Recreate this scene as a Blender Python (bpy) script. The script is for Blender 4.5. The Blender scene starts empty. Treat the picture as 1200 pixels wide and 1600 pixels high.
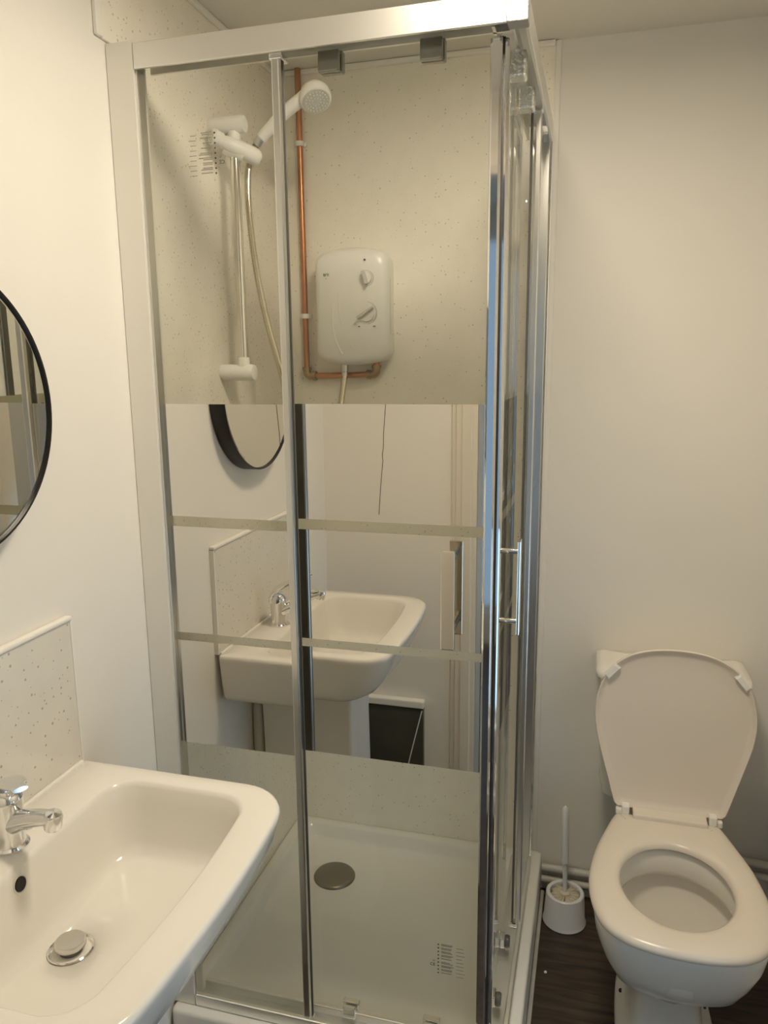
import bpy, bmesh, math, random
from mathutils import Vector, Matrix
random.seed(7)
S = bpy.context.scene
COL = S.collection

# ------------------------------------------------------------------ camera, sky, exposure
CAM = dict(cx=.8381, cy=-1.2601, cz=1.4854, yaw=.2701, pitch=.1912, roll=-.0100, f=1192.47)
def camera():
    y, p, r = CAM['yaw'], CAM['pitch'], CAM['roll']
    fwd = Vector((-math.sin(y)*math.cos(p), math.cos(y)*math.cos(p), -math.sin(p)))
    right = Vector((math.cos(y), math.sin(y), 0)); up = right.cross(fwd)
    r2 = math.cos(r)*right + math.sin(r)*up; u2 = -math.sin(r)*right + math.cos(r)*up
    m = Matrix((r2, u2, -fwd)).transposed().to_4x4()
    m.translation = (CAM['cx'], CAM['cy'], CAM['cz'])
    cd = bpy.data.cameras.new('camera'); co = bpy.data.objects.new('camera', cd); COL.objects.link(co)
    cd.sensor_fit = 'VERTICAL'; cd.sensor_height = 32.0; cd.lens = CAM['f']*32.0/1600.0
    cd.clip_start = .02; co.matrix_world = m; S.camera = co
camera()
S.view_settings.view_transform = 'Standard'
S.view_settings.look = 'None'
S.view_settings.gamma = 1.0
S.view_settings.use_curve_mapping = False
S.view_settings.exposure = 0.0
LAMP = 86.0            # radiance of the ceiling panel
LAMP_COL = (1.0, .87, .675)
SKY = 3.0
w = bpy.data.worlds.new('sky'); S.world = w; w.use_nodes = True
bgn = w.node_tree.nodes['Background']
bgn.inputs[0].default_value = (.50, .74, 1.0, 1); bgn.inputs[1].default_value = SKY
try:
    S.cycles.use_denoising = True
    S.cycles.max_bounces = 14; S.cycles.glossy_bounces = 8; S.cycles.transparent_max_bounces = 24
    S.cycles.diffuse_bounces = 6; S.cycles.sample_clamp_indirect = 6.0
except Exception:
    pass

# ------------------------------------------------------------------ materials
def mat(name, col, rough=.5, metal=0.0, spec=.5, bump=None, var=None, coat=0.0):
    m = bpy.data.materials.new(name); m.use_nodes = True
    nt = m.node_tree; b = nt.nodes['Principled BSDF']
    b.inputs['Base Color'].default_value = (*col, 1); b.inputs['Roughness'].default_value = rough
    b.inputs['Metallic'].default_value = metal; b.inputs['Specular IOR Level'].default_value = spec
    b.inputs['Coat Weight'].default_value = coat
    tc = nt.nodes.new('ShaderNodeTexCoord')
    if var:
        sc, amt = var
        n = nt.nodes.new('ShaderNodeTexNoise'); n.inputs['Scale'].default_value = sc; n.inputs['Detail'].default_value = 4
        nt.links.new(tc.outputs['Object'], n.inputs['Vector'])
        mx = nt.nodes.new('ShaderNodeMix'); mx.data_type = 'RGBA'
        mx.inputs[6].default_value = (*[c*(1-amt) for c in col], 1); mx.inputs[7].default_value = (*[min(1, c*(1+amt)) for c in col], 1)
        nt.links.new(n.outputs['Fac'], mx.inputs[0]); nt.links.new(mx.outputs[2], b.inputs['Base Color'])
    if bump:
        sc, st = bump
        n = nt.nodes.new('ShaderNodeTexNoise'); n.inputs['Scale'].default_value = sc; n.inputs['Detail'].default_value = 5
        nt.links.new(tc.outputs['Object'], n.inputs['Vector'])
        bp = nt.nodes.new('ShaderNodeBump'); bp.inputs['Strength'].default_value = st; bp.inputs['Distance'].default_value = .002
        nt.links.new(n.outputs['Fac'], bp.inputs['Height']); nt.links.new(bp.outputs[0], b.inputs['Normal'])
    return m

M = {}
M['paint'] = mat('wall_paint', (.80, .775, .72), .55, bump=(60, .12), var=(3, .015))
M['ceil'] = mat('ceiling_paint', (.74, .72, .66), .8, bump=(50, .15), var=(2, .02))
M['white_trim'] = mat('white_trim', (.82, .80, .75), .4)
M['ceramic'] = mat('white_ceramic', (.80, .775, .72), .10, spec=.5, var=(2, .01))
M['plastic'] = mat('white_plastic', (.85, .84, .80), .32, var=(4, .01))
M['seat'] = mat('seat_plastic', (.77, .70, .61), .25, var=(3, .012))
M['tray'] = mat('tray_acrylic', (.84, .825, .77), .16, var=(2, .012))
M['chrome'] = mat('chrome', (.86, .86, .86), .06, 1.0)
M['chrome_soft'] = mat('brushed_chrome', (.70, .69, .66), .28, 1.0)
M['chrome_bar'] = mat('polished_chrome', (.80, .77, .70), .12, 1.0)
M['hose'] = mat('hose_metal', (.66, .60, .47), .20, 1.0)
M['plate'] = mat('handle_plate', (.80, .76, .69), .10, 1.0)
M['alu'] = mat('satin_aluminium', (.88, .87, .84), .40, 1.0, var=(6, .02))
M['alu_pale'] = mat('pale_satin_profile', (.80, .78, .73), .30, .35, var=(6, .02))
M['bracket'] = mat('cast_bracket', (.34, .34, .33), .60, .3, bump=(220, .9))
M['dark_rubber'] = mat('dark_rubber', (.035, .033, .03), .6)
M['grey_strip'] = mat('grey_stile', (.12, .115, .10), .45, .2)
M['seal'] = mat('seal_plastic', (.72, .72, .68), .35)
M['roller_lit'] = mat('lit_roller', (.95, .95, .93), .22, 1.0, bump=(160, 1.0))  # paler copy of the roller metal, lamp glare put into the colour
M['roller'] = mat('shaded_roller', (.30, .29, .26), .2, .8)  # darker copy for the front rollers, dark reflections put into the colour
M['copper'] = mat('copper', (.52, .24, .12), .30, 1.0, var=(25, .22))
M['brass'] = mat('dull_brass', (.42, .30, .16), .38, 1.0, var=(60, .25))
M['black'] = mat('black_frame', (.007, .0065, .006), .40)
M['mirror'] = mat('mirror_silver', (.78, .77, .73), .004, 1.0)
M['band'] = mat('mirror_band_silver', (.74, .72, .67), .004, 1.0)
M['pipe_paint'] = mat('painted_pipe', (.60, .58, .52), .45, var=(15, .08))
M['bristle'] = mat('bristles', (.66, .60, .48), .8, var=(80, .15))
M['brushplas'] = mat('brush_plastic', (.78, .79, .79), .28)
M['dark_hole'] = mat('dark_hole', (.01, .01, .008), .6)
M['drain'] = mat('drain_metal', (.28, .26, .22), .32, .9)
M['ink'] = mat('print_ink', (.06, .055, .045), .6)
M['ink_pale'] = mat('pale_print_ink', (.26, .24, .19), .6)
M['logo_ink'] = mat('logo_ink', (.05, .05, .06), .5)
M['dark_board'] = mat('dark_board', (.075, .072, .052), .35, var=(9, .45))
M['silicone'] = mat('silicone', (.50, .48, .43), .5, var=(30, .25))
M['wood_door'] = mat('architrave_paint', (.72, .67, .58), .4, var=(8, .02))
M['wood'] = mat('window_frame', (.75, .75, .74), .4)
M['knob_shade'] = mat('knob_grey', (.62, .61, .58), .35)

def speck_mat(name, base, speck, glint=True, dens=(100, .20, .55)):
    m = bpy.data.materials.new(name); m.use_nodes = True
    nt = m.node_tree; L = nt.links; b = nt.nodes['Principled BSDF']
    b.inputs['Roughness'].default_value = .17
    tc = nt.nodes.new('ShaderNodeTexCoord')
    def cell(scale, rad, keep):
        v = nt.nodes.new('ShaderNodeTexVoronoi'); v.inputs['Scale'].default_value = scale
        L.new(tc.outputs['Object'], v.inputs['Vector'])
        sx = nt.nodes.new('ShaderNodeSeparateColor'); L.new(v.outputs['Color'], sx.inputs[0])
        k = nt.nodes.new('ShaderNodeMath'); k.operation = 'LESS_THAN'; k.inputs[1].default_value = keep; L.new(sx.outputs[0], k.inputs[0])
        rr = nt.nodes.new('ShaderNodeMath'); rr.operation = 'MULTIPLY'; rr.inputs[1].default_value = rad; L.new(sx.outputs[1], rr.inputs[0])
        d = nt.nodes.new('ShaderNodeMath'); d.operation = 'LESS_THAN'; L.new(v.outputs['Distance'], d.inputs[0]); L.new(rr.outputs[0], d.inputs[1])
        a = nt.nodes.new('ShaderNodeMath'); a.operation = 'MULTIPLY'; L.new(k.outputs[0], a.inputs[0]); L.new(d.outputs[0], a.inputs[1])
        return a.outputs[0], v
    m1, _ = cell(*dens)
    n = nt.nodes.new('ShaderNodeTexNoise'); n.inputs['Scale'].default_value = 22; n.inputs['Detail'].default_value = 6; L.new(tc.outputs['Object'], n.inputs['Vector'])
    c0 = nt.nodes.new('ShaderNodeMix'); c0.data_type = 'RGBA'
    c0.inputs[6].default_value = (*[c*.95 for c in base], 1); c0.inputs[7].default_value = (*[c*1.05 for c in base], 1); L.new(n.outputs['Fac'], c0.inputs[0])
    c1 = nt.nodes.new('ShaderNodeMix'); c1.data_type = 'RGBA'; c1.inputs[7].default_value = (*speck, 1)
    L.new(m1, c1.inputs[0]); L.new(c0.outputs[2], c1.inputs[6]); L.new(c1.outputs[2], b.inputs['Base Color'])
    if glint:
        m2, v2 = cell(120, .30, .6)
        geo = nt.nodes.new('ShaderNodeNewGeometry')
        sub = nt.nodes.new('ShaderNodeVectorMath'); sub.operation = 'SUBTRACT'; sub.inputs[1].default_value = (.5, .5, .5); L.new(v2.outputs['Color'], sub.inputs[0])
        sc = nt.nodes.new('ShaderNodeVectorMath'); sc.operation = 'SCALE'; sc.inputs['Scale'].default_value = .34; L.new(sub.outputs[0], sc.inputs[0])
        ad = nt.nodes.new('ShaderNodeVectorMath'); ad.operation = 'ADD'; L.new(geo.outputs['Normal'], ad.inputs[0]); L.new(sc.outputs[0], ad.inputs[1])
        nm = nt.nodes.new('ShaderNodeVectorMath'); nm.operation = 'NORMALIZE'; L.new(ad.outputs[0], nm.inputs[0])
        g = nt.nodes.new('ShaderNodeBsdfGlossy'); g.inputs['Roughness'].default_value = .10; g.inputs['Color'].default_value = (*[min(1, c*1.1) for c in base], 1)
        L.new(nm.outputs[0], g.inputs['Normal'])
        ms = nt.nodes.new('ShaderNodeMixShader')
        h = nt.nodes.new('ShaderNodeMath'); h.operation = 'MULTIPLY'; h.inputs[1].default_value = .38; L.new(m2, h.inputs[0])
        L.new(h.outputs[0], ms.inputs[0]); L.new(b.outputs[0], ms.inputs[1]); L.new(g.outputs[0], ms.inputs[2])
        L.new(ms.outputs[0], nt.nodes['Material Output'].inputs[0])
    return m
M['clad'] = speck_mat('speckled_cladding', (.90, .86, .76), (.62, .57, .46))
M['splash'] = speck_mat('speckled_splashback', (.70, .67, .60), (.44, .39, .30), False, (105, .25, .8))

def glass_mat(name, tint):
    m = bpy.data.materials.new(name); m.use_nodes = True
    nt = m.node_tree; nt.nodes.clear(); L = nt.links
    out = nt.nodes.new('ShaderNodeOutputMaterial')
    t = nt.nodes.new('ShaderNodeBsdfTransparent'); t.inputs[0].default_value = (*tint, 1)
    g = nt.nodes.new('ShaderNodeBsdfGlossy'); g.inputs['Roughness'].default_value = .01; g.inputs[0].default_value = (1, 1, 1, 1)
    geo = nt.nodes.new('ShaderNodeNewGeometry')
    d = nt.nodes.new('ShaderNodeVectorMath'); d.operation = 'DOT_PRODUCT'; L.new(geo.outputs['Incoming'], d.inputs[0]); L.new(geo.outputs['Normal'], d.inputs[1])
    a = nt.nodes.new('ShaderNodeMath'); a.operation = 'ABSOLUTE'; L.new(d.outputs['Value'], a.inputs[0])
    i = nt.nodes.new('ShaderNodeMath'); i.operation = 'SUBTRACT'; i.inputs[0].default_value = 1; L.new(a.outputs[0], i.inputs[1])
    p = nt.nodes.new('ShaderNodeMath'); p.operation = 'POWER'; p.inputs[1].default_value = 5; L.new(i.outputs[0], p.inputs[0])
    q = nt.nodes.new('ShaderNodeMath'); q.operation = 'MULTIPLY_ADD'; q.inputs[1].default_value = .96; q.inputs[2].default_value = .022; L.new(p.outputs[0], q.inputs[0])
    mx = nt.nodes.new('ShaderNodeMixShader'); L.new(q.outputs[0], mx.inputs[0]); L.new(t.outputs[0], mx.inputs[1]); L.new(g.outputs[0], mx.inputs[2])
    L.new(mx.outputs[0], out.inputs[0])
    return m
M['glass'] = glass_mat('clear_glass', (.984, .988, .972))
M['pane'] = glass_mat('window_glass', (.97, .98, .98))
M['tinted'] = glass_mat('dimming_window_glass', (.40, .40, .40))  # grey pane added to dim the sky through the unseen hall window

def floor_mat():
    m = bpy.data.materials.new('dark_wood_vinyl'); m.use_nodes = True
    nt = m.node_tree; L = nt.links; b = nt.nodes['Principled BSDF']; b.inputs['Roughness'].default_value = .42
    tc = nt.nodes.new('ShaderNodeTexCoord'); mp = nt.nodes.new('ShaderNodeMapping'); mp.inputs['Scale'].default_value = (3, 26, 1)
    L.new(tc.outputs['Object'], mp.inputs[0])
    n = nt.nodes.new('ShaderNodeTexNoise'); n.inputs['Scale'].default_value = 2.2; n.inputs['Detail'].default_value = 8; n.inputs['Distortion'].default_value = .6
    L.new(mp.outputs[0], n.inputs['Vector'])
    r = nt.nodes.new('ShaderNodeValToRGB'); r.color_ramp.elements[0].position = .3; r.color_ramp.elements[0].color = (.022, .014, .009, 1)
    r.color_ramp.elements[1].position = .72; r.color_ramp.elements[1].color = (.085, .058, .038, 1)
    L.new(n.outputs['Fac'], r.inputs[0]); L.new(r.outputs[0], b.inputs['Base Color'])
    bp = nt.nodes.new('ShaderNodeBump'); bp.inputs['Strength'].default_value = .1; L.new(n.outputs['Fac'], bp.inputs['Height']); L.new(bp.outputs[0], b.inputs['Normal'])
    return m
M['floor'] = floor_mat()
def emit_mat(name, col, s):
    m = bpy.data.materials.new(name); m.use_nodes = True
    b = m.node_tree.nodes['Principled BSDF']; b.inputs['Base Color'].default_value = (.9, .9, .9, 1)
    b.inputs['Emission Color'].default_value = (*col, 1); b.inputs['Emission Strength'].default_value = s
    return m
M['lamp'] = emit_mat('lit_diffuser', LAMP_COL, LAMP)

# ------------------------------------------------------------------ mesh helpers
class MB:
    def __init__(self): self.bm = bmesh.new()
    def box(self, x0, x1, y0, y1, z0, z1, bev=0.0, seg=2):
        b = bmesh.new(); bmesh.ops.create_cube(b, size=1.0)
        for v in b.verts: v.co = Vector((x0+(v.co.x+.5)*(x1-x0), y0+(v.co.y+.5)*(y1-y0), z0+(v.co.z+.5)*(z1-z0)))
        if bev > 0: bmesh.ops.bevel(b, geom=b.edges[:], offset=bev, segments=seg, affect='EDGES', profile=.5)
        self._merge(b); return self
    def _merge(self, b):
        for f in b.faces: f.smooth = False
        me = bpy.data.meshes.new('tmp'); b.to_mesh(me); b.free(); self.bm.from_mesh(me); bpy.data.meshes.remove(me)
    def loft(self, rings, cap0=True, cap1=True, closed=True):
        vr = [[self.bm.verts.new(Vector(p)) for p in r] for r in rings]; n = len(rings[0])
        for a, b in zip(vr, vr[1:]):
            for i in range(n if closed else n-1):
                j = (i+1) % n
                self.bm.faces.new((a[i], a[j], b[j], b[i])).smooth = True
        if cap0: self.bm.faces.new(list(reversed(vr[0])))
        if cap1: self.bm.faces.new(vr[-1])
        return self
    def tube(self, pts, r, n=14, caps=True):
        pts = [Vector(p) for p in pts]; rr = r if hasattr(r, '__len__') else [r]*len(pts)
        t0 = (pts[1]-pts[0]).normalized(); a = Vector((0, 0, 1)) if abs(t0.z) < .9 else Vector((1, 0, 0))
        u = t0.cross(a).normalized(); rings = []
        for i, p in enumerate(pts):
            t = (pts[min(i+1, len(pts)-1)]-pts[max(i-1, 0)]).normalized()
            u = (u - t*u.dot(t)).normalized(); v = t.cross(u)
            rings.append([p + rr[i]*(math.cos(k*2*math.pi/n)*u + math.sin(k*2*math.pi/n)*v) for k in range(n)])
        return self.loft(rings, caps, caps)
    def lathe(self, prof, origin, axis, n=32, caps=True):
        o = Vector(origin); t = Vector(axis).normalized(); a = Vector((0, 0, 1)) if abs(t.z) < .9 else Vector((1, 0, 0))
        u = t.cross(a).normalized(); v = t.cross(u)
        rings = [[o + t*h + max(r, 1e-4)*(math.cos(k*2*math.pi/n)*u + math.sin(k*2*math.pi/n)*v) for k in range(n)] for r, h in prof]
        return self.loft(rings, caps, caps)
    def build(self, name, m, parent=None, smooth=True, ang=40):
        bmesh.ops.recalc_face_normals(self.bm, faces=self.bm.faces[:])
        me = bpy.data.meshes.new(name); self.bm.to_mesh(me); self.bm.free()
        me.materials.append(m)
        if smooth:
            fl = [p.use_smooth for p in me.polygons]; me.set_sharp_from_angle(angle=math.radians(ang)); me.polygons.foreach_set('use_smooth', fl)
        o = bpy.data.objects.new(name, me); COL.objects.link(o)
        if parent is not None:
            o.parent = parent
            if parent in ORG: o.matrix_parent_inverse = Matrix.Translation(-ORG[parent])
        ORG[o] = Vector((0, 0, 0))
        return o
ORG = {}
def spline(pts, n=8):
    pts = [Vector(p) for p in pts]; P = [pts[0]*2-pts[1]] + pts + [pts[-1]*2-pts[-2]]; out = []
    for i in range(1, len(P)-2):
        for k in range(n):
            t = k/n; a, b, c, d = P[i-1], P[i], P[i+1], P[i+2]
            out.append(.5*((2*b)+(c-a)*t+(2*a-5*b+4*c-d)*t*t+(3*b-a-3*c+d)*t**3))
    out.append(P[-2]); return out
def thing(name, label, cat, loc, group=None):
    o = bpy.data.objects.new(name, None); COL.objects.link(o); o.location = loc; o.empty_display_size = .05
    o['label'] = label; o['category'] = cat
    if group: o['group'] = group
    ORG[o] = Vector(loc); return o
def tag(o, label, cat, group=None):
    o['label'] = label; o['category'] = cat
    if group: o['group'] = group
    return o
def struct(o): o['kind'] = 'structure'; return o
def bx(name, m, b, parent=None, bev=0.0, seg=2): return MB().box(*b, bev, seg).build(name, m, parent)
def text(name, body, m, parent, origin, ux, uy, size, ext=.0002):
    c = bpy.data.curves.new(name, 'FONT'); c.body = body; c.size = size; c.extrude = ext
    c.materials.append(m)
    tmp = bpy.data.objects.new('tmp', c); COL.objects.link(tmp)
    me = bpy.data.meshes.new_from_object(tmp.evaluated_get(bpy.context.evaluated_depsgraph_get()))
    bpy.data.objects.remove(tmp); me.name = name; me.materials.clear(); me.materials.append(m)
    o = bpy.data.objects.new(name, me); COL.objects.link(o)
    ux, uy = Vector(ux), Vector(uy); uz = ux.cross(uy)
    mm = Matrix((ux, uy, uz)).transposed().to_4x4(); mm.translation = origin
    o.parent = parent; org = ORG.get(parent, Vector((0, 0, 0)))
    o.matrix_parent_inverse = Matrix.Translation(-org); o.matrix_basis = mm
    return o

# ------------------------------------------------------------------ room shell
D = .7397; W = .7176; ZC = 2.224; XR = 1.335; YF = -.96; YH = -2.6
wl = struct(bx('wall_left', M['paint'], (-.12, 0, YH-.1, D+.12, 0, ZC)))
wb = struct(bx('wall_back', M['paint'], (-.12, XR+.12, D, D+.12, 0, ZC)))
WY0, WY1, WZ0, WZ1 = -.92, -.34, .30, 1.00
m_ = MB()
for b in ((YH-.1, WY0, 0, ZC), (WY1, D, 0, ZC), (WY0, WY1, 0, WZ0), (WY0, WY1, WZ1, ZC)): m_.box(XR, XR+.12, b[0], b[1], b[2], b[3])
wr = struct(m_.build('wall_right', M['paint']))
m_ = MB()
for b in ((WY0, WY0+.04, WZ0, WZ1), (WY1-.04, WY1, WZ0, WZ1), (WY0+.04, WY1-.04, WZ0, WZ0+.04), (WY0+.04, WY1-.04, WZ1-.04, WZ1)): m_.box(XR+.04, XR+.09, b[0], b[1], b[2], b[3], .003)
wn2 = struct(m_.build('window_2', M['wood']))  # unseen low window, sized and placed to send daylight onto the basin front
bx('window_pane', M['pane'], (XR+.062, XR+.068, WY0+.04, WY1-.04, WZ0+.04, WZ1-.04), wn2)
struct(bx('floor', M['floor'], (-.12, XR+.12, YH-.1, D+.12, -.08, 0)))
struct(bx('ceiling', M['ceil'], (-.12, XR+.12, YH-.1, D+.12, ZC, ZC+.08)))
m_ = MB().box(0, .488, YF-.1, YF, 0, ZC).box(.488, 1.27, YF-.1, YF, 2.02, ZC).box(1.27, XR, YF-.1, YF, 0, ZC)
wf = struct(m_.build('wall_front', M['paint']))
# hairline crack in the plaster beside the doorway
m_ = MB(); cp = [(.212, 1.50), (.207, 1.357), (.200, 1.27), (.199, 1.228), (.195, 1.205), (.197, 1.187), (.189, 1.106), (.182, 1.012)]
m_.tube([(x, YF, z) for x, z in cp], .0011, 6); m_.build('crack', M['ink'], wf)
# doorway lining and moulded architrave
m_ = MB().box(.4885, .500, YF-.10, YF+.0, 0, 2.005); struct(m_.build('trim_1', M['wood_door']))
m_ = MB().box(.420, .4995, YF, YF+.010, 0, 2.09).box(.432, .4995, YF, YF+.016, 0, 2.09, .003).box(.450, .484, YF, YF+.021, 0, 2.09, .004)
struct(m_.build('trim_2', M['wood_door']))
m_ = MB().box(.500, 1.268, YF, YF+.010, 2.005, 2.09).box(.500, 1.268, YF, YF+.018, 2.02, 2.07, .003); struct(m_.build('trim_3', M['wood_door']))
# hall wall with the tall daylight window behind the camera
m_ = MB().box(0, .03, YH-.1, YH, 0, ZC).box(1.30, XR, YH-.1, YH, 0, ZC).box(.03, 1.30, YH-.1, YH, 0, .16).box(.03, 1.30, YH-.1, YH, 2.12, ZC)
struct(m_.build('wall_rear', M['paint']))
m_ = MB()
for b in ((.03, .06), (.64, .69), (1.27, 1.30)): m_.box(b[0], b[1], YH-.07, YH-.02, .16, 2.12, .003)
for b in ((.16, .20), (2.08, 2.12)): m_.box(.03, 1.30, YH-.07, YH-.02, b[0], b[1], .003)
wn = struct(m_.build('window_1', M['wood']))
bx('window_pane', M['tinted'], (.06, .64, YH-.05, YH-.044, .20, 2.08), wn); bx('window_pane', M['tinted'], (.69, 1.27, YH-.05, YH-.044, .20, 2.08), wn)
struct(bx('baseboard_right', M['white_trim'], (XR-.018, XR, YF, .62, 0, .075), bev=.003))

# speckled shower cladding on the left and back walls, with its white edge trims
m_ = MB().box(.0003, .005, .041, D-.0003, .10, ZC-.0005).box(.0003, .005, -.012, .041, 2.034, ZC-.0005)
m_.build('cladding_panel', M['clad'], wl)
bx('cladding_panel', M['clad'], (.005, .714, D-.005, D-.0003, .10, ZC-.0005), wb)
struct(bx('trim_4', M['white_trim'], (.0003, .008, -.030, -.012, 2.034, ZC-.0005), bev=.002))
struct(bx('trim_5', M['white_trim'], (.714, .727, D-.008, D-.0003, .08, ZC-.0005), bev=.002))
struct(bx('trim_6', M['white_trim'], (.005, .016, -.012, D-.016, ZC-.014, ZC-.0005), bev=.004))
struct(bx('trim_7', M['white_trim'], (.016, .714, D-.016, D-.005, ZC-.014, ZC-.0005), bev=.004))

# ------------------------------------------------------------------ ceiling lamp (square flush panel)
LX, LY = .715, -.21
t = thing('ceiling_light', 'square white flush light panel glowing on the bathroom ceiling', 'ceiling light', (LX, LY, ZC))
h = .12
m_ = MB()
for b in ((-h, -h+.012, -h, h), (h-.012, h, -h, h), (-h+.012, h-.012, -h, -h+.012), (-h+.012, h-.012, h-.012, h)):
    m_.box(LX+b[0], LX+b[1], LY+b[2], LY+b[3], ZC-.022, ZC-.0005, .002)
m_.build('lamp_frame', M['plastic'], t)
bx('diffuser', M['lamp'], (LX-h+.012, LX+h-.012, LY-h+.012, LY+h-.012, ZC-.016, ZC-.008), t)

# ------------------------------------------------------------------ shower tray
TX, TY0 = .742, -.022; TZ = .122
tr = thing('shower_tray', 'square white acrylic shower tray in the corner under the glass enclosure', 'shower tray', (TX/2, D/2, 0))
def rr(x0, x1, y0, y1, r, z, k=6, m=5, bow=0.0):
    pts = []; r4 = r if hasattr(r, '__len__') else (r, r, r, r)
    cs = [(x0, y0, 180, r4[0]), (x1, y0, 270, r4[1]), (x1, y1, 0, r4[2]), (x0, y1, 90, r4[3])]
    arcs = []
    for (cx, cy, a0, q) in cs:
        ox = cx + (q if cx == x0 else -q); oy = cy + (q if cy == y0 else -q)
        arcs.append([(ox+q*math.cos(math.radians(a0+90*i/k)), oy+q*math.sin(math.radians(a0+90*i/k))) for i in range(k+1)])
    for i in range(4):
        a = arcs[i]; b = arcs[(i+1) % 4]; pts += a
        for s in range(1, m): pts.append((a[-1][0]+(b[0][0]-a[-1][0])*s/m, a[-1][1]+(b[0][1]-a[-1][1])*s/m))
    if bow:
        yc = (y0+y1)/2; hy = (y1-y0)/2; pts = [(x+bow*(1-((y-yc)/hy)**2)*max(0, (x-x0)/(x1-x0)), y) for x, y in pts]
    return [(x, y, z) for x, y in pts]
e = .0055
tx0, tx1, ty0, ty1 = .0053, TX, TY0, D-.0055
rings = [rr(tx0, tx1, ty0, ty1, .012, .0005), rr(tx0, tx1, ty0, ty1, .012, TZ-.008), rr(tx0+.002, tx1-.002, ty0+.002, ty1-.002, .012, TZ-.002), rr(tx0+.006, tx1-.006, ty0+.006, ty1-.006, .012, TZ),
         rr(tx0+.030, tx1-.052, ty0+.052, ty1-.030, .03, TZ), rr(tx0+.033, tx1-.055, ty0+.055, ty1-.033, .034, TZ-.003), rr(tx0+.037, tx1-.059, ty0+.059, ty1-.037, .042, TZ-.012), rr(tx0+.043, tx1-.065, ty0+.065, ty1-.043, .050, TZ-.030),
         rr(tx0+.050, tx1-.072, ty0+.072, ty1-.050, .056, TZ-.037), rr(tx0+.075, tx1-.10, ty0+.10, ty1-.075, .06, TZ-.039)]
DX, DY = .187, .535
rings.append([(DX+(p[0]-DX)*.35, DY+(p[1]-DY)*.35, TZ-.042) for p in rings[-1]])
MB().loft(rings, True, True).build('tray_body', M['tray'], tr, ang=50)
MB().lathe([(.058, -.004), (.058, .002), (.055, .006), (.046, .009), (.025, .0105), (.0001, .011)], (DX, DY, TZ-.042), (0, 0, 1), 40).build('waste_cover', M['drain'], tr)['label'] = 'round dull metal waste cover'
m_ = MB().box(TX+.001, TX+.011, TY0, D-.02, .0004, .010, .003); m_.build('sealant', M['silicone'], tr)

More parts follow.
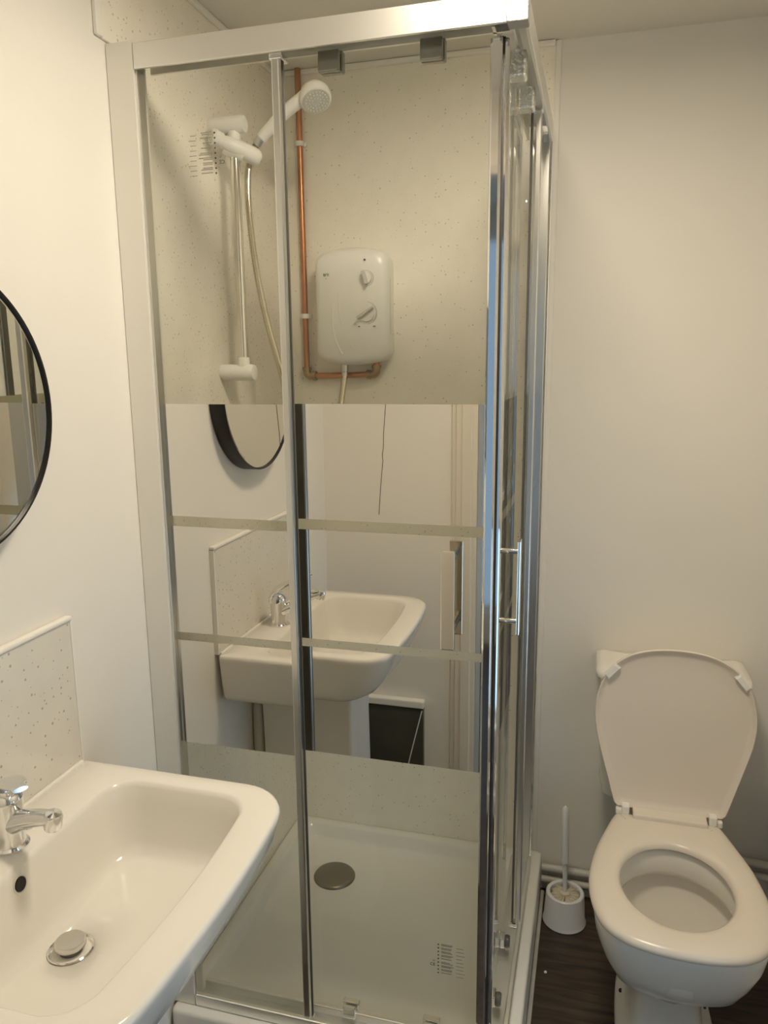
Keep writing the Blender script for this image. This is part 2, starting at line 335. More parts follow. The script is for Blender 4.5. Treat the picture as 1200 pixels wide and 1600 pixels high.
# ------------------------------------------------------------------ shower enclosure
en = thing('shower_enclosure', 'corner entry shower enclosure with mirror striped glass and chrome frame on the tray', 'shower enclosure', (W/2, D/2, TZ))
ZR0, ZR1 = 1.9845, 2.0257; ZB = TZ+.001
BANDS = ((.7351, .9532), (.9699, 1.1839), (1.2040, 1.4165))
def sw(b): # the same box on the side that runs into the room's depth: x <-> y mirrored about the corner
    x0, x1, y0, y1, z0, z1 = b
    return (W-y1, W-y0, W-x1, W-x0, z0, z1)
def sb(name, m, b, par, side, bev=0.0, lab=None):
    o = bx(name, m, sw(b) if side else b, par, bev)
    if lab: o['label'] = lab
    return o
ysh = D-W  # the side runs a little longer than the front
def two(m_, b, side, bev=0.0, far=False):
    q = sw(b) if side else b
    return m_.box(*q, bev)
for side in (0, 1):
    xl = .0006 if not side else -(D-.0056-W)     # far end of this side, against its wall
    # wall profile
    m_ = MB(); two(m_, (xl, .0525, 0, .012, ZB, 2.030), side, .0015); two(m_, (xl, .020, .012, .040, ZB, 2.030), side, .001); two(m_, (xl, .0525, .034, .040, ZB, 2.030), side, .001)
    m_.build('wall_profile', M['alu_pale'] if not side else M['chrome'], en)
    sb('glazing_bead', M['chrome_soft'], (.0526, .0562, .006, .028, ZB, ZR0), en, side, .0012)
    # top rail with its lower track lips
    m_ = MB(); two(m_, (.0535, .686, 0, .006, ZR0, ZR1), side, .0012); two(m_, (.0535, .686, .006, .058, ZR1-.005, ZR1), side); two(m_, (.0535, .686, .053, .058, ZR0+.008, ZR1-.005), side); two(m_, (.0535, .686, .026, .030, ZR0+.014, ZR1-.005), side)
    m_.build('top_rail', M['alu'], en)
    # bottom rail: two lips with a groove
    m_ = MB(); two(m_, (.0535, .690, .0, .012, ZB, .150), side, .003); two(m_, (.0535, .690, .012, .052, ZB, .129), side); two(m_, (.0535, .690, .046, .056, ZB, .146), side, .002)
    m_.build('bottom_rail', M['alu'], en)
    # fixed pane
    fp = sb('fixed_pane', M['glass'], (.022, .304, .0184, .0234, .130, ZR0+.012), en, side)
    for z0, z1 in BANDS: sb('mirror_band', M['band'], (.0576, .3035, .0178, .0183, z0, z1), fp, side, lab='mirrored strip' )
    # meeting stile of the fixed pane, with end caps and a dark strip painting its back in shade
    m_ = MB(); two(m_, (.3029, .3170, .006, .0178, .142, ZR0-.002), side, .002)
    m_.build('stile', M['chrome_soft'], fp)
    sb('stile_cap', M['chrome'], (.3005, .3235, .004, .032, ZR0-.010, ZR0), fp, side, .002); sb('stile_cap', M['chrome'], (.301, .319, .003, .032, .131, .143), fp, side, .002)
    sb('stile_back_shade', M['grey_strip'], (.2985, .3175, .0236, .0275, .142, ZR0-.002), fp, side)
    # sliding door
    dr = sb('sliding_door', M['glass'], (.296, .660, .0450, .0500, .133, ZR0+.010), en, side)
    for z0, z1 in BANDS: sb('mirror_band', M['band'], (.2965, .6575, .0444, .0449, z0, z1), dr, side, lab='mirrored strip')
    m_ = MB(); two(m_, (.6580, .6770, .0300, .0560, .150, ZR0-.004), side, .004); m_.build('door_stile', M['chrome'], dr)
    sb('door_seal', M['dark_rubber'], (.6772, .6805, .040, .054, .150, ZR0-.004), dr, side)
    # handle: flat bar on two posts
    m_ = MB(); two(m_, (.5900, .6145, .0000, .0060, .988, 1.168), side, .0015)
    for z in (1.012, 1.146):
        a, b = Vector((.6020, .006, z)), Vector((.6020, .0443, z))
        if side: a, b = Vector((W-a.y, W-a.x, z)), Vector((W-b.y, W-b.x, z))
        m_.tube([a, b], .0052, 16); m_.tube([b-(b-a)*.12, b], .0075, 16)
    m_.build('handle', M['plate'], dr)
    # rollers at the top, guides at the bottom
    for xr in (.392, .564):
        m_ = MB(); two(m_, (xr-.020, xr+.020, .0505, .066, ZR0-.024, ZR0+.010), side, .003)
        if side: two(m_, (xr-.017, xr+.017, .014, .0444, ZR0-.030, ZR0+.012), side, .004)
        else: two(m_, (xr-.018, xr+.018, .034, .0444, ZR0-.026, ZR0+.006), side, .002)
        m_.build('roller', M['roller_lit'] if side else M['roller'], dr)
        m_ = MB(); two(m_, (xr-.018, xr+.018, .0505, .064, .138, .166), side, .003); two(m_, (xr-.014, xr+.014, .034, .0444, .142, .166), side, .002)
        m_.build('door_guide', M['chrome'], dr)
        a, b = Vector((xr, .034, .152)), Vector((xr, .022, .152))
        if side: a, b = Vector((W-a.y, W-a.x, a.z)), Vector((W-b.y, W-b.x, b.z))
        if side: MB().lathe([(.013, .0002), (.014, .003), (.014, .008), (.012, .0112)], a, b-a, 20).build('guide_wheel', M['grey_strip'], dr)
m_ = MB().box(.6862, W, .0, W-.6862, ZR0, ZR1+.004, .002); m_.build('corner_bracket', M['bracket'], en)
m_ = MB().box(.6902, W, .0, W-.6902, ZB, .150, .002); m_.build('corner_bracket', M['chrome'], en)
# printed safety labels on the panes
def glass_label(par, x0, z0, y, s, flip):
    ink = MB(); pale = MB(); sg = -1 if flip else 1
    n = 9; dz = .0081
    for i in range(n):
        z = z0 - i*dz
        ink.lathe([(.0016, 0), (.0016, .0003)], (x0, y, z), (0, -1, 0), 10)
        for k in range(2):
            x = x0 + sg*.006; L1 = x0 + sg*(.026+random.uniform(-.003, .006))
            if k == 1 and random.random() < .2: continue
            zz = z + .0012 - k*.0026
            a, b = sorted((x, L1)); pale.box(a, b, y-.0003, y, zz-.0008, zz+.0008)
        a, b = sorted((x0+sg*.036, x0+sg*(.046+random.uniform(0, .008)))); pale.box(a, b, y-.0003, y, z-.0005-.002, z+.0005-.002)
    ink.build('printed_dots', M['ink'], par); pale.build('printed_lines', M['ink_pale'], par)
    ux = (1, 0, 0) if not flip else (-1, 0, 0)
    text('printed_mark', 'CE', M['ink'], par, (x0-sg*.017, y-.0001, z0-.0505), ux, (0, 0, 1), .009)
    text('printed_mark', 'U', M['ink'], par, (x0-sg*.011, y-.0001, z0-.0405), ux, (0, 0, 1), .006)
fpf = [o for o in en.children if o.name == 'fixed_pane'][0]; drf = [o for o in en.children if o.name == 'sliding_door'][0]
glass_label(fpf, .190, 1.877, .0183, 1, True)
glass_label(drf, .580, .352, .0449, 1, False)

# ------------------------------------------------------------------ shower fittings
# electric shower on the back wall
YW = D-.0052
su = thing('electric_shower', 'white electric shower unit with two knobs on the speckled back wall', 'shower', (.225, YW, 1.63))
def case_ring(y, inset, zi):
    x0, x1, z0, z1 = .128+inset, .322-inset, 1.500+zi, 1.760-zi
    pts = rr(x0, x1, z0, z1, .020 if inset < .01 else .024, y, 6, 12)
    xc = (x0+x1)/2; hx = (x1-x0)/2; zc = (z0+z1)/2; hz = (z1-z0)/2
    out = []
    for x, z, yy in pts:
        f = 1-((x-xc)/hx)**2
        out.append((x, yy, z + .016*f*(z-zc)/hz))
    return out
def case_front(y, inset, zi, bul):
    r = case_ring(y, inset, zi); return [(x, y-bul*(1-((x-.225)/.10)**2), z) for x, _, z in r]
rings = [case_ring(YW, .004, .002), case_ring(YW-.02, .002, .001), case_ring(YW-.062, 0, 0), case_ring(YW-.074, .003, .003), case_front(YW-.081, .010, .010, .003), case_front(YW-.083, .02, .02, .005), case_front(YW-.083, .05, .08, .0075)]
# make the case's right flank deeper set by shifting the rings: the front is a little narrower
MB().loft(rings, True, True).build('case', M['plastic'], su, ang=60)
YF2 = YW-.0905
def knob(x, z, r, ang, gl):
    k = MB(); k.lathe([(r*1.22, .012), (r*1.22, .004), (r*1.12, 0), (r*1.05, 0), (r, -.003), (r*.96, -.008), (.0001, -.0085)], (x, YF2+.002, z), (0, 1, 0), 36)
    k.build('control_knob', M['plastic'], su)
    k = MB(); k.lathe([(r*1.22, .0005), (r*1.30, .0005), (r*1.30, -.0012), (r*1.22, -.0012)], (x, YF2+.003, z), (0, 1, 0), 36, False); k.build('knob_ring', M['knob_shade'], su)
    g = MB(); c, s = math.cos(ang), math.sin(ang); a = r*1.12
    q = [(-a, .0045), (a, .0030), (a, -.0030), (-a, -.0045)]
    rg = []
    for yy, sc in ((-.006, 1.0), (-.017, .9), (-.020, .7)):
        rg.append([(x + (px*c - pz*sc*s), YF2+yy, z + (px*s + pz*sc*c)) for px, pz in q])
    g.loft(rg).build('knob_grip', M['knob_shade'], su)
knob(.270, 1.698, .015, math.radians(-72), 0); knob(.270, 1.613, .0215, math.radians(32), 0)
MB().lathe([(.0024, .002), (.0024, -.001)], (.267, YF2+.0005, 1.742), (0, 1, 0), 14).build('indicator', M['ink'], su)
for x in (.250, .290): bx('printed_dash', M['ink'], (x-.003, x+.003, YF2+.0005, YF2+.002, 1.579, 1.581), su)
for pts in ([(.197, .0, 1.668), (.196, 0, 1.628), (.203, 0, 1.588), (.217, 0, 1.555), (.232, 0, 1.528)], [(.180, 0, 1.640), (.178, 0, 1.600), (.182, 0, 1.560), (.192, 0, 1.532), (.203, 0, 1.512)]):
    MB().tube([(p.x, YF2+.004, p.z) for p in spline(pts, 6)], .0034, 8).build('moulded_ridge', M['plastic'], su)
text('logo', 'triton', M['logo_ink'], su, (.156, YF2+.0035, 1.7065), (1, 0, 0), (0, 0, 1), .0125, .0006)
m_ = MB()
for i in range(4): m_.box(.162+i*.005, .1655+i*.005, YF2+.0035, YF2+.0045, 1.6995, 1.7015)
m_.build('printed_word', M['ink_pale'], su)
MB().box(.3195, .3228, YW-.050, YW-.012, 1.562, 1.5632).box(.3195, .3228, YW-.0515, YW-.050, 1.562, 1.70).build('case_seam', M['knob_shade'], su)
MB().lathe([(.0105, 0), (.0105, .022), (.0085, .024), (.0085, .034)], (.193, YW-.040, 1.490), (0, 0, -1), 20).build('outlet', M['chrome_soft'], su)

# copper pipe
cpz = YW-.013
cp = thing('copper_pipe', 'bare copper pipe dropping from the ceiling to the shower unit inlet', 'pipe', (.075, cpz, ZC))
MB().tube([(.073, cpz, ZC-.0006), (.0765, cpz, 1.470)], .0078, 16).build('pipe_run', M['copper'], cp)
MB().tube([(.092, cpz, 1.456), (.258, cpz, 1.459)], .0078, 16).build('pipe_run', M['copper'], cp)
for a, b, c in (((.0765, cpz, 1.480), (.0765, cpz, 1.4555), (.103, cpz, 1.4565)), ((.247, cpz, 1.4585), (.273, cpz, 1.459), (.273, cpz, 1.484))):
    m_ = MB(); A, B, C = Vector(a), Vector(b), Vector(c)
    path = [A, A.lerp(B, .5)] + [(1-s)**2*A.lerp(B, .5)+2*s*(1-s)*B+s*s*C.lerp(B, .5) for s in (.25, .5, .75)] + [C.lerp(B, .5), C]
    m_.tube(path, .0105, 16)
    m_.tube([A, A.lerp(B, .35)], .0128, 16); m_.tube([C, C.lerp(B, .35)], .0128, 16)
    m_.build('elbow', M['brass'], cp)
MB().tube([(.273, cpz, 1.480), (.273, cpz, 1.497)], .0078, 16).build('pipe_run', M['copper'], cp)
for x, z in ((.0733, 2.045), (.0755, 1.614)):
    m_ = MB(); m_.lathe([(.0078, -.006), (.0112, -.006), (.0112, .006), (.0078, .006)], (x, cpz, z), (0, 0, 1), 20, False); m_.box(x-.008, x+.016, cpz+.008, YW, z-.005, z+.005, .001)
    m_.build('pipe_clip', M['plastic'], cp)

# riser rail on the left wall
RX, RY = .060, .366
ri = thing('riser_rail', 'chrome shower riser rail with white end brackets on the left wall', 'shower rail', (RX, RY, 1.47))
MB().tube([(RX, RY, 1.478), (RX, RY, 1.992)], .0105, 20).build('rail_bar', M['chrome_bar'], ri)
for z, d in ((1.995, -1), (1.470, 1)):
    m_ = MB(); m_.lathe([(.0175, .0052), (.0185, .012), (.0185, .080), (.0165, .086), (.008, .0875)], (0, RY, z), (1, 0, 0), 28)
    m_.lathe([(.0135, .014), (.0135, .032), (.0125, .034)], (RX, RY, z), (0, 0, d), 24)
    m_.build('rail_bracket', M['plastic'], ri)
# slider: clamp body, lever and handset cone
m_ = MB()
m_.lathe([(.012, -.024), (.0185, -.022), (.0195, -.010), (.0195, .010), (.0185, .022), (.012, .024)], (RX, RY, 1.945), (.55, .35, -.30), 24)
m_.tube(spline([(RX-.03, RY-.028, 1.962), (RX, RY-.01, 1.950), (RX+.028, RY+.018, 1.938), (RX+.040, RY+.034, 1.930)], 5), [.012, .013, .014, .0150, .016, .017, .0175, .018, .0182, .0185, .0185, .0185, .0185, .018, .017, .014], 20)
m_.lathe([(.010, -.014), (.0165, -.012), (.0175, .008), (.012, .012)], (RX-.028, RY-.030, 1.963), (-.5, -.8, .2), 20)
m_.build('slider', M['plastic'], ri)
for dx, dz in ((-.004, .006), (.006, .008), (.001, -.006)):
    MB().lathe([(.0028, .0), (.0028, .004)], (RX-.034+dx, RY-.0465, 1.964+dz), (-.3, -1, .1), 10).build('slider_hole', M['knob_shade'], ri)

# handset
HN = Vector((.387, -.446, -.807)).normalized(); HC = Vector((.236, .405, 2.040))
hs = thing('shower_handset', 'white handheld shower head held in the slider of the riser rail', 'shower head', tuple(HC))
pts = spline([(.107, .405, 1.9745), (.124, .405, 1.990), (.152, .406, 2.014), (.180, .408, 2.034), (.205, .410, 2.048), (.222, .410, 2.052)], 6)
rad = [.0118 + .0045*min(1, max(0, (i-2)/8)) for i in range(len(pts))]
rad = [.0125 if i < 8 else .0125+.0015*min(1, (i-8)/8) + (.006*max(0, (i-22)/8)) for i in range(len(pts))]
MB().tube(pts, rad, 20).build('handle', M['plastic'], hs)
MB().lathe([(.030, .002), (.0335, 0), (.0345, -.006), (.0335, -.016), (.029, -.025), (.019, -.032), (.0001, -.035)], HC, HN, 36).build('head', M['plastic'], hs)
m_ = MB(); m_.lathe([(.0295, .0005), (.0295, .0035), (.0285, .0045), (.0001, .0050)], HC, HN, 36); m_.build('spray_face', M['knob_shade'], hs)
m_ = MB(); a = Vector((0, 0, 1)); u = HN.cross(a).normalized(); v = HN.cross(u)
for r, n in ((.023, 20), (.016, 14), (.009, 8)):
    for k in range(n):
        an = 2*math.pi*k/n; m_.lathe([(.0013, .004), (.0011, .0066)], HC+u*r*math.cos(an)+v*r*math.sin(an), HN, 6)
m_.build('nozzles', M['plastic'], hs)['kind'] = 'stuff'
ax = (Vector(pts[0])-Vector(pts[3])).normalized()
MB().lathe([(.0112, -.001), (.0118, .002), (.0112, .007), (.0118, .013), (.0105, .018)], pts[0], ax, 20).build('hose_nut', M['chrome_soft'], hs)

# hose
hp = spline([Vector(pts[0])+ax*.014, (.0840, .402, 1.945), (.0760, .396, 1.90), (.076, .392, 1.83), (.084, .395, 1.72), (.100, .405, 1.60), (.128, .42, 1.47), (.150, .45, 1.33), (.168, .50, 1.25), (.182, .56, 1.235), (.186, .61, 1.27), (.185, .655, 1.33), (.188, .682, 1.40), (.193, YW-.040, 1.458)], 14)
fine = []
for a, b in zip(hp, hp[1:]):
    for k in range(3): fine.append(a.lerp(b, k/3))
fine.append(hp[-1])
hr = [.0074 + (.0007 if i % 2 else -.0004) for i in range(len(fine))]
tag(MB().tube(fine, hr, 12).build('shower_hose', M['hose'], ang=80), 'long flexible chrome hose hanging between the handset and the shower unit', 'hose')

# ------------------------------------------------------------------ basin, pedestal, tap
BY = -.4815; BZ = .820
ba = thing('wash_basin', 'white ceramic wash basin on the left wall below the round mirror', 'basin', (.2, BY, BZ))
def br(x0, x1, hy, z, rb, rf, bow): return rr(x0, x1, BY-hy, BY+hy, (rb, rf, rf, rb), z, 8, 8, bow)
rings = [br(.0105, 0.3050, .222, .699, .006, 0.0460, 0.0090), br(.0105, 0.3250, .234, .702, .006, 0.0560, 0.0110), br(.0105, 0.3480, .240, .715, .006, 0.0620, 0.0130), br(.0105, 0.3680, .245, .740, .006, 0.0660, 0.0150),
         br(.0105, 0.3830, .250, .775, .006, 0.0680, 0.0170), br(.0105, 0.3900, .2535, .803, .006, 0.0700, 0.0170), br(.0105, 0.3925, .2545, .812, .006, 0.0710, 0.0170), br(.0105, 0.3905, .2530, .8178, .006, 0.0700, 0.0170), br(.0125, 0.3865, .2500, BZ, .006, 0.0680, 0.0170),
         br(.098, 0.3420, .2200, BZ, .05, 0.0460, 0.0150), br(.1015, 0.3380, .2165, BZ-.002, .05, 0.0460, 0.0150), br(.104, 0.3345, .2130, BZ-.008, .048, 0.0440, 0.0140), br(.108, 0.3310, .2080, BZ-.030, .046, 0.0440, 0.0130),
         br(.115, 0.3250, .2000, BZ-.070, .044, 0.0440, 0.0110), br(.1185, 0.3200, .1940, BZ-.092, .044, 0.0460, 0.0090), br(.1225, 0.3140, .1870, BZ-.105, .044, 0.0480, 0.0070), br(.129, 0.3000, .1720, BZ-.1125, .044, 0.0480, 0.0050), br(.135, 0.2770, .1420, BZ-.1155, .04, 0.0460, 0.0030), br(.138, 0.2450, .0850, BZ-.1180, .03, 0.0350, 0.0000)]
WX, WY = .1735, BY-.012
last = rings[-1]; cxl = (.138+.245)/2
def toring(r): return [(WX+r*(p[0]-cxl)/math.hypot(p[0]-cxl, p[1]-BY), WY+r*(p[1]-BY)/math.hypot(p[0]-cxl, p[1]-BY)) for p in last]
rings.append([(x, y, BZ-.1195) for x, y in toring(.0285)]); rings.append([(x, y, BZ-.126) for x, y in toring(.0262)])
MB().loft(rings, True, True).build('bowl', M['ceramic'], ba, ang=70)
MB().lathe([(.0260, -.004), (.0300, 0.0), (.0308, .0018), (.0292, .0028), (.0268, .0008), (.0240, -.0055), (.0001, -.0060)], (WX, WY, BZ-.1193), (0, 0, 1), 40).build('waste_ring', M['chrome'], ba)
MB().lathe([(.0150, -.005), (.0150, .006)], (WX, WY, BZ-.1193), (0, 0, 1), 28).build('waste_neck', M['grey_strip'], ba)
m_ = MB(); m_.lathe([(.0185, .0062), (.0205, .0075), (.0207, .0125), (.0190, .0150), (.011, .0162), (.0001, .0166)], (WX, WY, BZ-.1193), (0, 0, 1), 36); m_.build('waste_plug', M['chrome_soft'], ba)
m_ = MB(); oc = Vector((.1078, BY-.019, BZ-.026)); on = Vector((.985, 0, .17)).normalized()
m_.lathe([(.0001, -.003), (.0105, -.003), (.0125, .0005), (.0115, .0012), (.0095, -.0006)], oc, on, 28, False); m_.build('overflow_rim', M['ceramic'], ba)
MB().lathe([(.0098, -.001), (.0098, .0008)], oc, on, 24).build('overflow_hole', M['dark_hole'], ba)

pe = thing('pedestal', 'white ceramic pedestal standing on the floor under the wash basin', 'pedestal', (.16, BY, 0))
rings = []
for z, x0, x1, hy, r in ((.0005, .050, .300, .098, .02), (.02, .050, .298, .097, .02), (.10, .045, .278, .090, .016), (.30, .040, .266, .083, .014), (.55, .036, .262, .081, .012), (.6965, .034, .264, .082, .012)):
    rings.append(rr(x0, x1, BY-hy, BY+hy, (.006, r, r, .006), z, 6, 4, .0))
MB().loft(rings).build('column', M['ceramic'], pe, ang=60)
MB().lathe([(.013, -.002), (.013, .003), (.009, .004)], (.085, BY+.0815, .680), (0, 1, 0), 16).build('fixing_hole', M['dark_hole'], pe)
tag(MB().tube(spline([(.0158, -.418, .0005), (.0158, -.418, .30), (.0158, -.418, .56), (.0158, -.426, .61), (.0158, -.465, .64)], 6), .0148, 14).build('waste_pipe', M['pipe_paint']), 'pale pipe rising behind the basin pedestal by the left wall', 'pipe')

TXc, TYc = .064, BY+.018
ta = thing('mixer_tap', 'chrome single lever mixer tap on the back ledge of the basin', 'tap', (TXc, TYc, BZ))
MB().lathe([(.0245, .0004), (.0252, .004), (.0225, .007)], (TXc, TYc, BZ), (0, 0, 1), 32).build('base_ring', M['chrome'], ta)
def oval(path, wy, hz, n=20):
    g = []
    for i, p in enumerate(path):
        f = i/(len(path)-1); t = (path[min(i+1, len(path)-1)]-path[max(i-1, 0)]).normalized(); side = Vector((-t.y, t.x, 0)).normalized() if abs(t.z) < .98 else Vector((0, 1, 0))
        up = side.cross(t)*-1
        g.append([p + side*wy(f)*math.cos(2*math.pi*k/n) + up*hz(f)*math.sin(2*math.pi*k/n) for k in range(n)])
    return g
MB().lathe([(.0212, .006), (.0200, .016), (.0202, .040), (.0215, .058), (.0218, .072), (.0205, .080), (.014, .086), (.0001, .088)], (TXc, TYc, BZ), (0, 0, 1), 32).build('tap_body', M['chrome'], ta)
sp = spline([(TXc+.004, TYc, BZ+.036), (TXc+.034, TYc-.006, BZ+.050), (TXc+.064, TYc-.013, BZ+.062), (TXc+.090, TYc-.018, BZ+.069)], 6)
MB().loft(oval(sp, lambda f: .0165-.0045*f, lambda f: .0165-.0070*f)).build('spout', M['chrome'], ta)
MB().lathe([(.0112, -.0140), (.0120, -.011), (.0122, .004), (.0105, .009), (.0001, .0105)], (TXc+.092, TYc-.0185, BZ+.0685), (.22, -.04, 1), 24).build('aerator', M['chrome'], ta)
lv = spline([(TXc-.014, TYc+.002, BZ+.064), (TXc-.013, TYc+.002, BZ+.080), (TXc-.004, TYc, BZ+.095), (TXc+.016, TYc-.010, BZ+.107), (TXc+.040, TYc-.024, BZ+.115), (TXc+.060, TYc-.036, BZ+.117)], 6)
MB().loft(oval(lv, lambda f: .010+.012*math.sin(math.pi*min(1, .18+f*.9))**.6, lambda f: .0085-.0050*f)).build('lever', M['chrome'], ta)

# splashback behind the basin
sp_ = thing('splashback', 'speckled pale splashback panel with white edging on the wall behind the basin', 'splashback', (0, BY, BZ))
bx('panel', M['splash'], (.0004, .010, BY-.248, BY+.2475, BZ+.0008, 1.072), sp_)
m_ = MB().box(.0004, .013, BY-.254, BY+.2515, 1.0722, 1.081, .003); m_.build('edging', M['white_trim'], sp_)
bx('edging', M['white_trim'], (.0004, .0112, BY+.2477, BY+.2515, BZ+.0008, 1.0720), sp_)
MB().box(.0102, .0170, BY-.245, BY+.245, BZ-.004, BZ+.0045, .0018).build('sealant', M['white_trim'], sp_)

# round mirror
mr = thing('round_mirror', 'round black framed mirror hanging on the left wall above the basin', 'mirror', (0, -.463, 1.430))
R = .2
MB().lathe([(R-.002, .0004), (R, .002), (R, .037), (R-.0008, .038), (R-.0040, .038), (R-.0046, .033)], (0, -.463, 1.430), (1, 0, 0), 96, False).build('frame', M['black'], mr)
MB().lathe([(R-.0046, .004), (R-.0046, .0345), (R-.011, .0355), (.0001, .0355)], (0, -.463, 1.430), (1, 0, 0), 96).build('mirror_glass', M['mirror'], mr, ang=2)

# ------------------------------------------------------------------ toilet
TC = 1.043
to = thing('toilet', 'white close coupled toilet with its lid raised against the back wall', 'toilet', (TC, .40, 0))
def half(pts, n=10):
    # closed outline, mirrored about the middle, from half-width points (w, v) running from the back to the front
    r = spline([(-pts[1][0], pts[1][1], 0)] + [(w, v, 0) for w, v in pts] + [(-pts[-2][0], pts[-2][1], 0)], n)[n:-n]
    return [(p.x, p.y) for p in r] + [(-p.x, p.y) for p in reversed(r[1:-1])]
def inset(o, d):
    n = len(o); c = []
    for i in range(n):
        ax, ay = o[i-1]; bx_, by = o[(i+1) % n]; L_ = math.hypot(bx_-ax, by-ay) or 1
        c.append((o[i][0]-d*(by-ay)/L_*SGN, o[i][1]+d*(bx_-ax)/L_*SGN))
    return c
SGN = -1
PAN = [(0, .655), (.090, .655), (.103, .640), (.106, .58), (.110, .51), (.130, .44), (.158, .36), (.169, .25), (.161, .16), (.130, .105), (.068, .082), (0, .077)]
po = half(PAN)
def pr(z, sc, yc, sy=None, dy=0): return [(TC+x*sc, yc+(y-yc)*(sy or sc)+dy, z) for x, y in po]
FR = [foot_r for foot_r in ()]
def foot(z, hw, yf, yb, q=.5):
    out = []
    for x, y in po:
        t = (y-.077)/(.655-.077); e = abs(x)/.169
        out.append((TC+math.copysign(hw*min(1, e**q), x) if x else TC, yf+(yb-yf)*t, z))
    return out
FR = [foot(.0005, .106, .215, .640), foot(.014, .106, .215, .640), foot(.022, .101, .222, .640), foot(.030, .086, .245, .640), foot(.05, .078, .262, .640), foot(.11, .074, .262, .640, .6), foot(.155, .078, .245, .645, .7), foot(.185, .092, .215, .650, .8)]
FR += [foot(.215, .112, .172, .652, .9), foot(.25, .134, .130, .655, 1), foot(.29, .151, .110, .655, 1), foot(.335, .163, .090, .655, 1), foot(.372, .168, .080, .655, 1), pr(.391, 1, .36), [(TC+x, y, .3965) for x, y in inset(po, .006)]]
# the opening of the bowl: a straight rim, an undercut below it, then the bowl
def hole(z, a, b, yc=.262): return [(TC+a*math.sin(math.atan2(x, y-.33)), yc+b*math.cos(math.atan2(x, y-.33)), z) for x, y in po]
FR += [hole(.3965, .124, .148), hole(.390, .119, .143), hole(.345, .117, .141), hole(.335, .120, .144), hole(.333, .140, .160), hole(.300, .138, .158), hole(.26, .124, .140), hole(.22, .095, .108, .270), hole(.18, .066, .076, .285), hole(.150, .052, .058, .295), hole(.140, .03, .03, .295)]
MB().loft(FR, True, True).build('pan', M['ceramic'], to, ang=75)
for x in (-.090, .090): MB().lathe([(.0065, -.001), (.0065, .0015)], (TC+x, .385, .0262), (0, 0, 1), 14).build('screw_hole', M['dark_hole'], to)
# seat ring
SEAT = [(0, .506), (.098, .505), (.116, .499), (.125, .482), (.141, .43), (.163, .35), (.1755, .26), (.172, .185), (.150, .116), (.108, .079), (.055, .063), (0, .059)]
so = half(SEAT, 8)
def seat_out(z, d=0.0): return [(TC-.002+x, y, z) for x, y in inset(so, d)]
def mixr(a, b, t, z): return [(p[0]+(q[0]-p[0])*t, p[1]+(q[1]-p[1])*t, z) for p, q in zip(a, b)]
def seat_in(z, d=0.0): return [(TC-.002+(.111+d)*math.sin(math.atan2(x, y-.263)), .263+(.134+d)*math.cos(math.atan2(x, y-.263)), z) for x, y in so]
rings = [seat_in(.3975, .010), seat_out(.3975, .006), seat_out(.401, .001), seat_out(.408, 0), seat_out(.414, .003), seat_out(.418, .010), mixr(seat_out(.4180), seat_in(.4180), .28, .4205), mixr(seat_out(.4180), seat_in(.4180), .72, .4205), seat_in(.4180, .009), seat_in(.4120, .002), seat_in(.4040, .001), seat_in(.3975, .010)]
MB().loft(rings, False, False).build('seat', M['seat'], to, ang=60)
bx('hinge_bar', M['seat'], (TC-.080, TC+.086, .476, .514, .4150, .4315), to, .004)
for x in (-.096, .100):
    bx('hinge', M['plastic'], (TC+x-.009, TC+x+.009, .497, .519, .4145, .4370), to, .003)
    q = .014 if x > 0 else -.014
    bx('hinge', M['plastic'], (TC+x+q-.008, TC+x+q+.008, .503, .519, .4080, .4240), to, .0025)
# lid, leaning back on the cistern
LH = Vector((TC+.003, .524, .425)); lu = Vector((0, .075, 1)).normalized(); ln = Vector((0, -1, .075)).normalized(); LL = .396
LID = [(0, 0), (.104, .0005), (.122, .005), (.130, .020), (.144, .070), (.161, .130), (.175, .185), (.180, .235), (.174, .285), (.155, .332), (.120, .370), (.068, .393), (0, .400)]
lo = half(LID, 8)
def lid_ring(off, d): return [LH + Vector((1, 0, 0))*x + lu*v + ln*off for x, v in inset([(a, b) for a, b in lo], -d)]
def lid_in(off, k): return [LH + Vector((1, 0, 0))*x*k + lu*(.2+(v-.2)*k) + ln*off for x, v in lo]
rings = [lid_in(-.004, .80), lid_in(-.003, .94), lid_ring(0, .003), lid_ring(.006, 0), lid_ring(.011, .0005), lid_ring(.0125, .002), lid_ring(.0118, .0045), lid_in(.006, .955), lid_in(.003, .90), lid_in(.003, .70)]
li = MB().loft(rings, True, True).build('lid', M['seat'], to, ang=60)
for x, v, a in ((-.144, .336, .86), (.144, .336, -.86)):
    c = LH + Vector((x, 0, 0)) + lu*v; m_ = MB(); d = Vector((math.cos(a), 0, 0)) + lu*math.sin(a); e2 = Vector((-math.sin(a), 0, 0)) + lu*math.cos(a)
    rg = []
    for o, s in ((.003, 1), (.014, 1), (.0165, .8)):
        rg.append([c + d*(.020*s*i) + e2*(.0075*s*j) + ln*o for i, j in ((-1, -1), (1, -1), (1, 1), (-1, 1))])
    m_.loft(rg).build('buffer', M['plastic'], li)
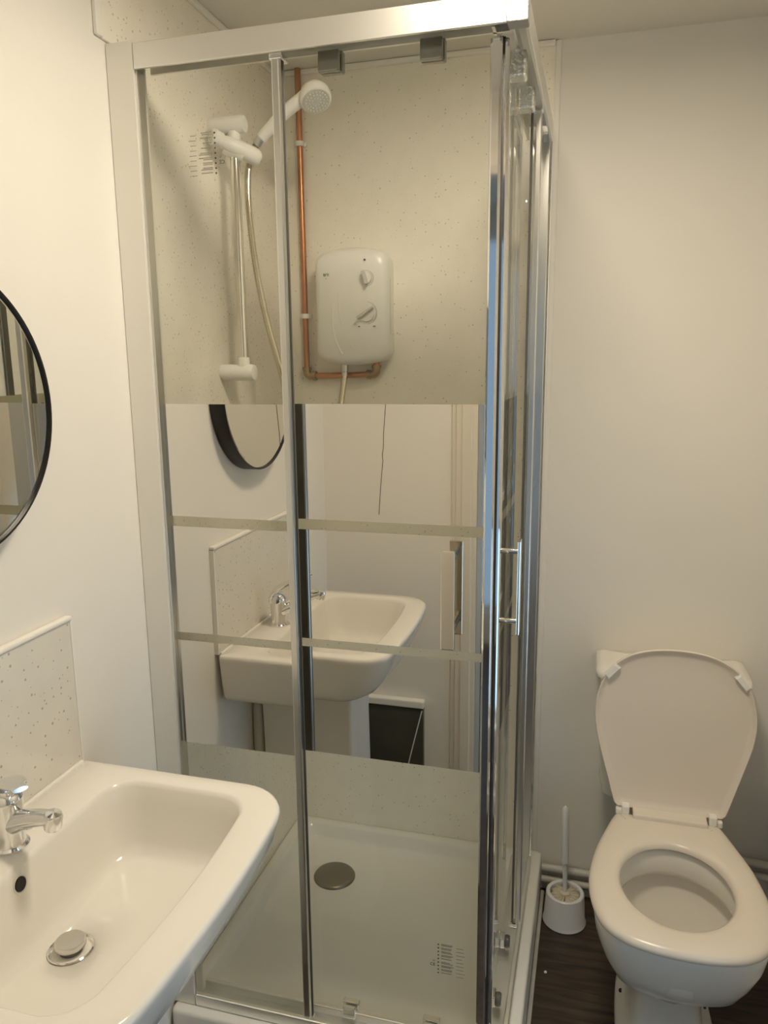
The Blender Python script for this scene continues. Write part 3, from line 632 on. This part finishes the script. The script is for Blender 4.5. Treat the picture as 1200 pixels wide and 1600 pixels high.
# cistern
CY1 = D-.0006
rings = [rr(TC-.150, TC+.150, .600, CY1, (.035, .035, .006, .006), .397, 6, 4), rr(TC-.158, TC+.158, .592, CY1, (.04, .04, .006, .006), .44, 6, 4), rr(TC-.166, TC+.166, .580, CY1, (.045, .045, .006, .006), .715, 6, 4)]
MB().loft(rings).build('cistern', M['ceramic'], to, ang=60)
rings = [rr(TC-.172, TC+.177, .572, CY1, (.05, .05, .006, .006), .7160, 8, 4), rr(TC-.177, TC+.182, .565, CY1, (.055, .055, .006, .006), .7195, 8, 4), rr(TC-.178, TC+.184, .563, CY1, (.056, .056, .006, .006), .7290, 8, 4), rr(TC-.174, TC+.180, .568, CY1-.002, (.055, .055, .006, .006), .7360, 8, 4), rr(TC-.160, TC+.162, .585, CY1-.006, (.05, .05, .006, .006), .7405, 8, 4), rr(TC-.10, TC+.10, .62, CY1-.03, (.03, .03, .006, .006), .7425, 8, 4)]
MB().loft(rings).build('cistern_lid', M['ceramic'], to, ang=50)

# toilet brush and its holder
BX, BYY = .812, .624
hd = thing('brush_holder', 'white plastic toilet brush holder on the floor between the tray and toilet', 'brush holder', (BX, BYY, 0))
m_ = MB(); m_.lathe([(.055, .0006), (.0575, .003), (.0560, .008), (.0545, .012), (.0505, .080), (.0495, .086), (.0465, .088), (.0400, .0865), (.0390, .082), (.040, .06), (.042, .010), (.0001, .009)], (BX, BYY, 0), (0, 0, 1), 48, True)
m_.build('pot', M['brushplas'], hd)
tb = thing('toilet_brush', 'white toilet brush standing upright in its holder left of the toilet', 'toilet brush', (BX, BYY, .0095))
hb = Vector((BX, BYY, 0))
MB().tube([hb+Vector((0, 0, .012)), hb+Vector((-.002, 0, .13)), hb+Vector((-.003, .0, .172))], [.006, .006, .0065], 14).build('stem', M['brushplas'], tb)
MB().tube([hb+Vector((-.003, 0, .172)), hb+Vector((-.003, 0, .174)), hb+Vector((-.005, 0, .26)), hb+Vector((-.007, 0, .327)), hb+Vector((-.007, 0, .334)), hb+Vector((-.007, 0, .339))], [.006, .0095, .0095, .0085, .0070, .002], 16).build('handle', M['brushplas'], tb)
m_ = MB(); m_.lathe([(.014, .079), (.014, .085), (.010, .088), (.006, .089)], (BX, BYY, 0), (0, 0, 1), 24); m_.build('hub', M['bristle'], tb)
m_ = MB()
for k in range(22):
    a = 2*math.pi*k/22+random.uniform(-.05, .05); L_ = random.uniform(.034, .037)
    d = Vector((math.cos(a), math.sin(a), 0)); e2 = Vector((-d.y, d.x, 0)); rg = []
    for r, hw, z0, z1 in ((.011, .0012, .071, .0835), (L_, .0036, .069, .0815+random.uniform(-.003, .002))):
        rg.append([Vector((BX, BYY, 0))+d*r+e2*s*hw+Vector((0, 0, z)) for s, z in ((-1, z0), (1, z0), (1, z1), (-1, z1))])
    m_.loft(rg)
m_.build('bristles', M['bristle'], tb)['kind'] = 'stuff'

# painted heating pipes along the back wall
def low_pipe(z, y, r, label, dx):
    t = thing('heating_pipe', label, 'pipe', (.756, y, z), 'pipes low on the back wall')
    MB().tube(spline([(.744, y, z+.002), (.90, y, z), (1.0, y, z), (1.13, y, z), (1.17+dx, y, z+.002), (1.195+dx, y, z+.05), (1.215+dx, y, z+.105), (1.25+dx, y, z+.112), (XR-.001, y, z+.108)], 5), r, 14).build('pipe_run', M['pipe_paint'], t)
    return t
low_pipe(.082, D-.022, .0105, 'upper cream painted pipe low on the wall behind the brush holder', 0)
low_pipe(.046, D-.022, .0095, 'lower cream painted pipe just above the floor behind the brush holder', .04)
struct(bx('baseboard_back', M['pipe_paint'], (.756, XR-.001, D-.009, D-.0004, .0, .020), bev=.002))
tag(MB().lathe([(.0035, .0004), (.004, .002), (.002, .0045), (.0001, .005)], (.775, .425, 0), (0, 0, 1), 8).build('crumb', M['plastic']), 'tiny white crumb lying on the dark floor beside the shower tray', 'crumb')

# things low on the doorway wall, seen in the mirrored glass
ap = thing('boxed_panel', 'low dark board with a white ledge on top, seen reflected beside the pedestal', 'panel', (.17, YF, 0))
bx('board', M['dark_board'], (.0005, .331, YF+.0006, YF+.020, .0006, .372), ap)
bx('ledge', M['white_trim'], (.0005, .334, YF+.0006, YF+.028, .3725, .398), ap, .004)
tag(MB().tube(spline([(.328, YF+.025, .366), (.305, YF+.024, .27), (.282, YF+.024, .17), (.262, YF+.024, .06), (.255, YF+.023, .004)], 5), .0018, 8).build('white_cord', M['white_trim']), 'thin white cord hanging slantwise across the dark board, seen in the mirror', 'cord')
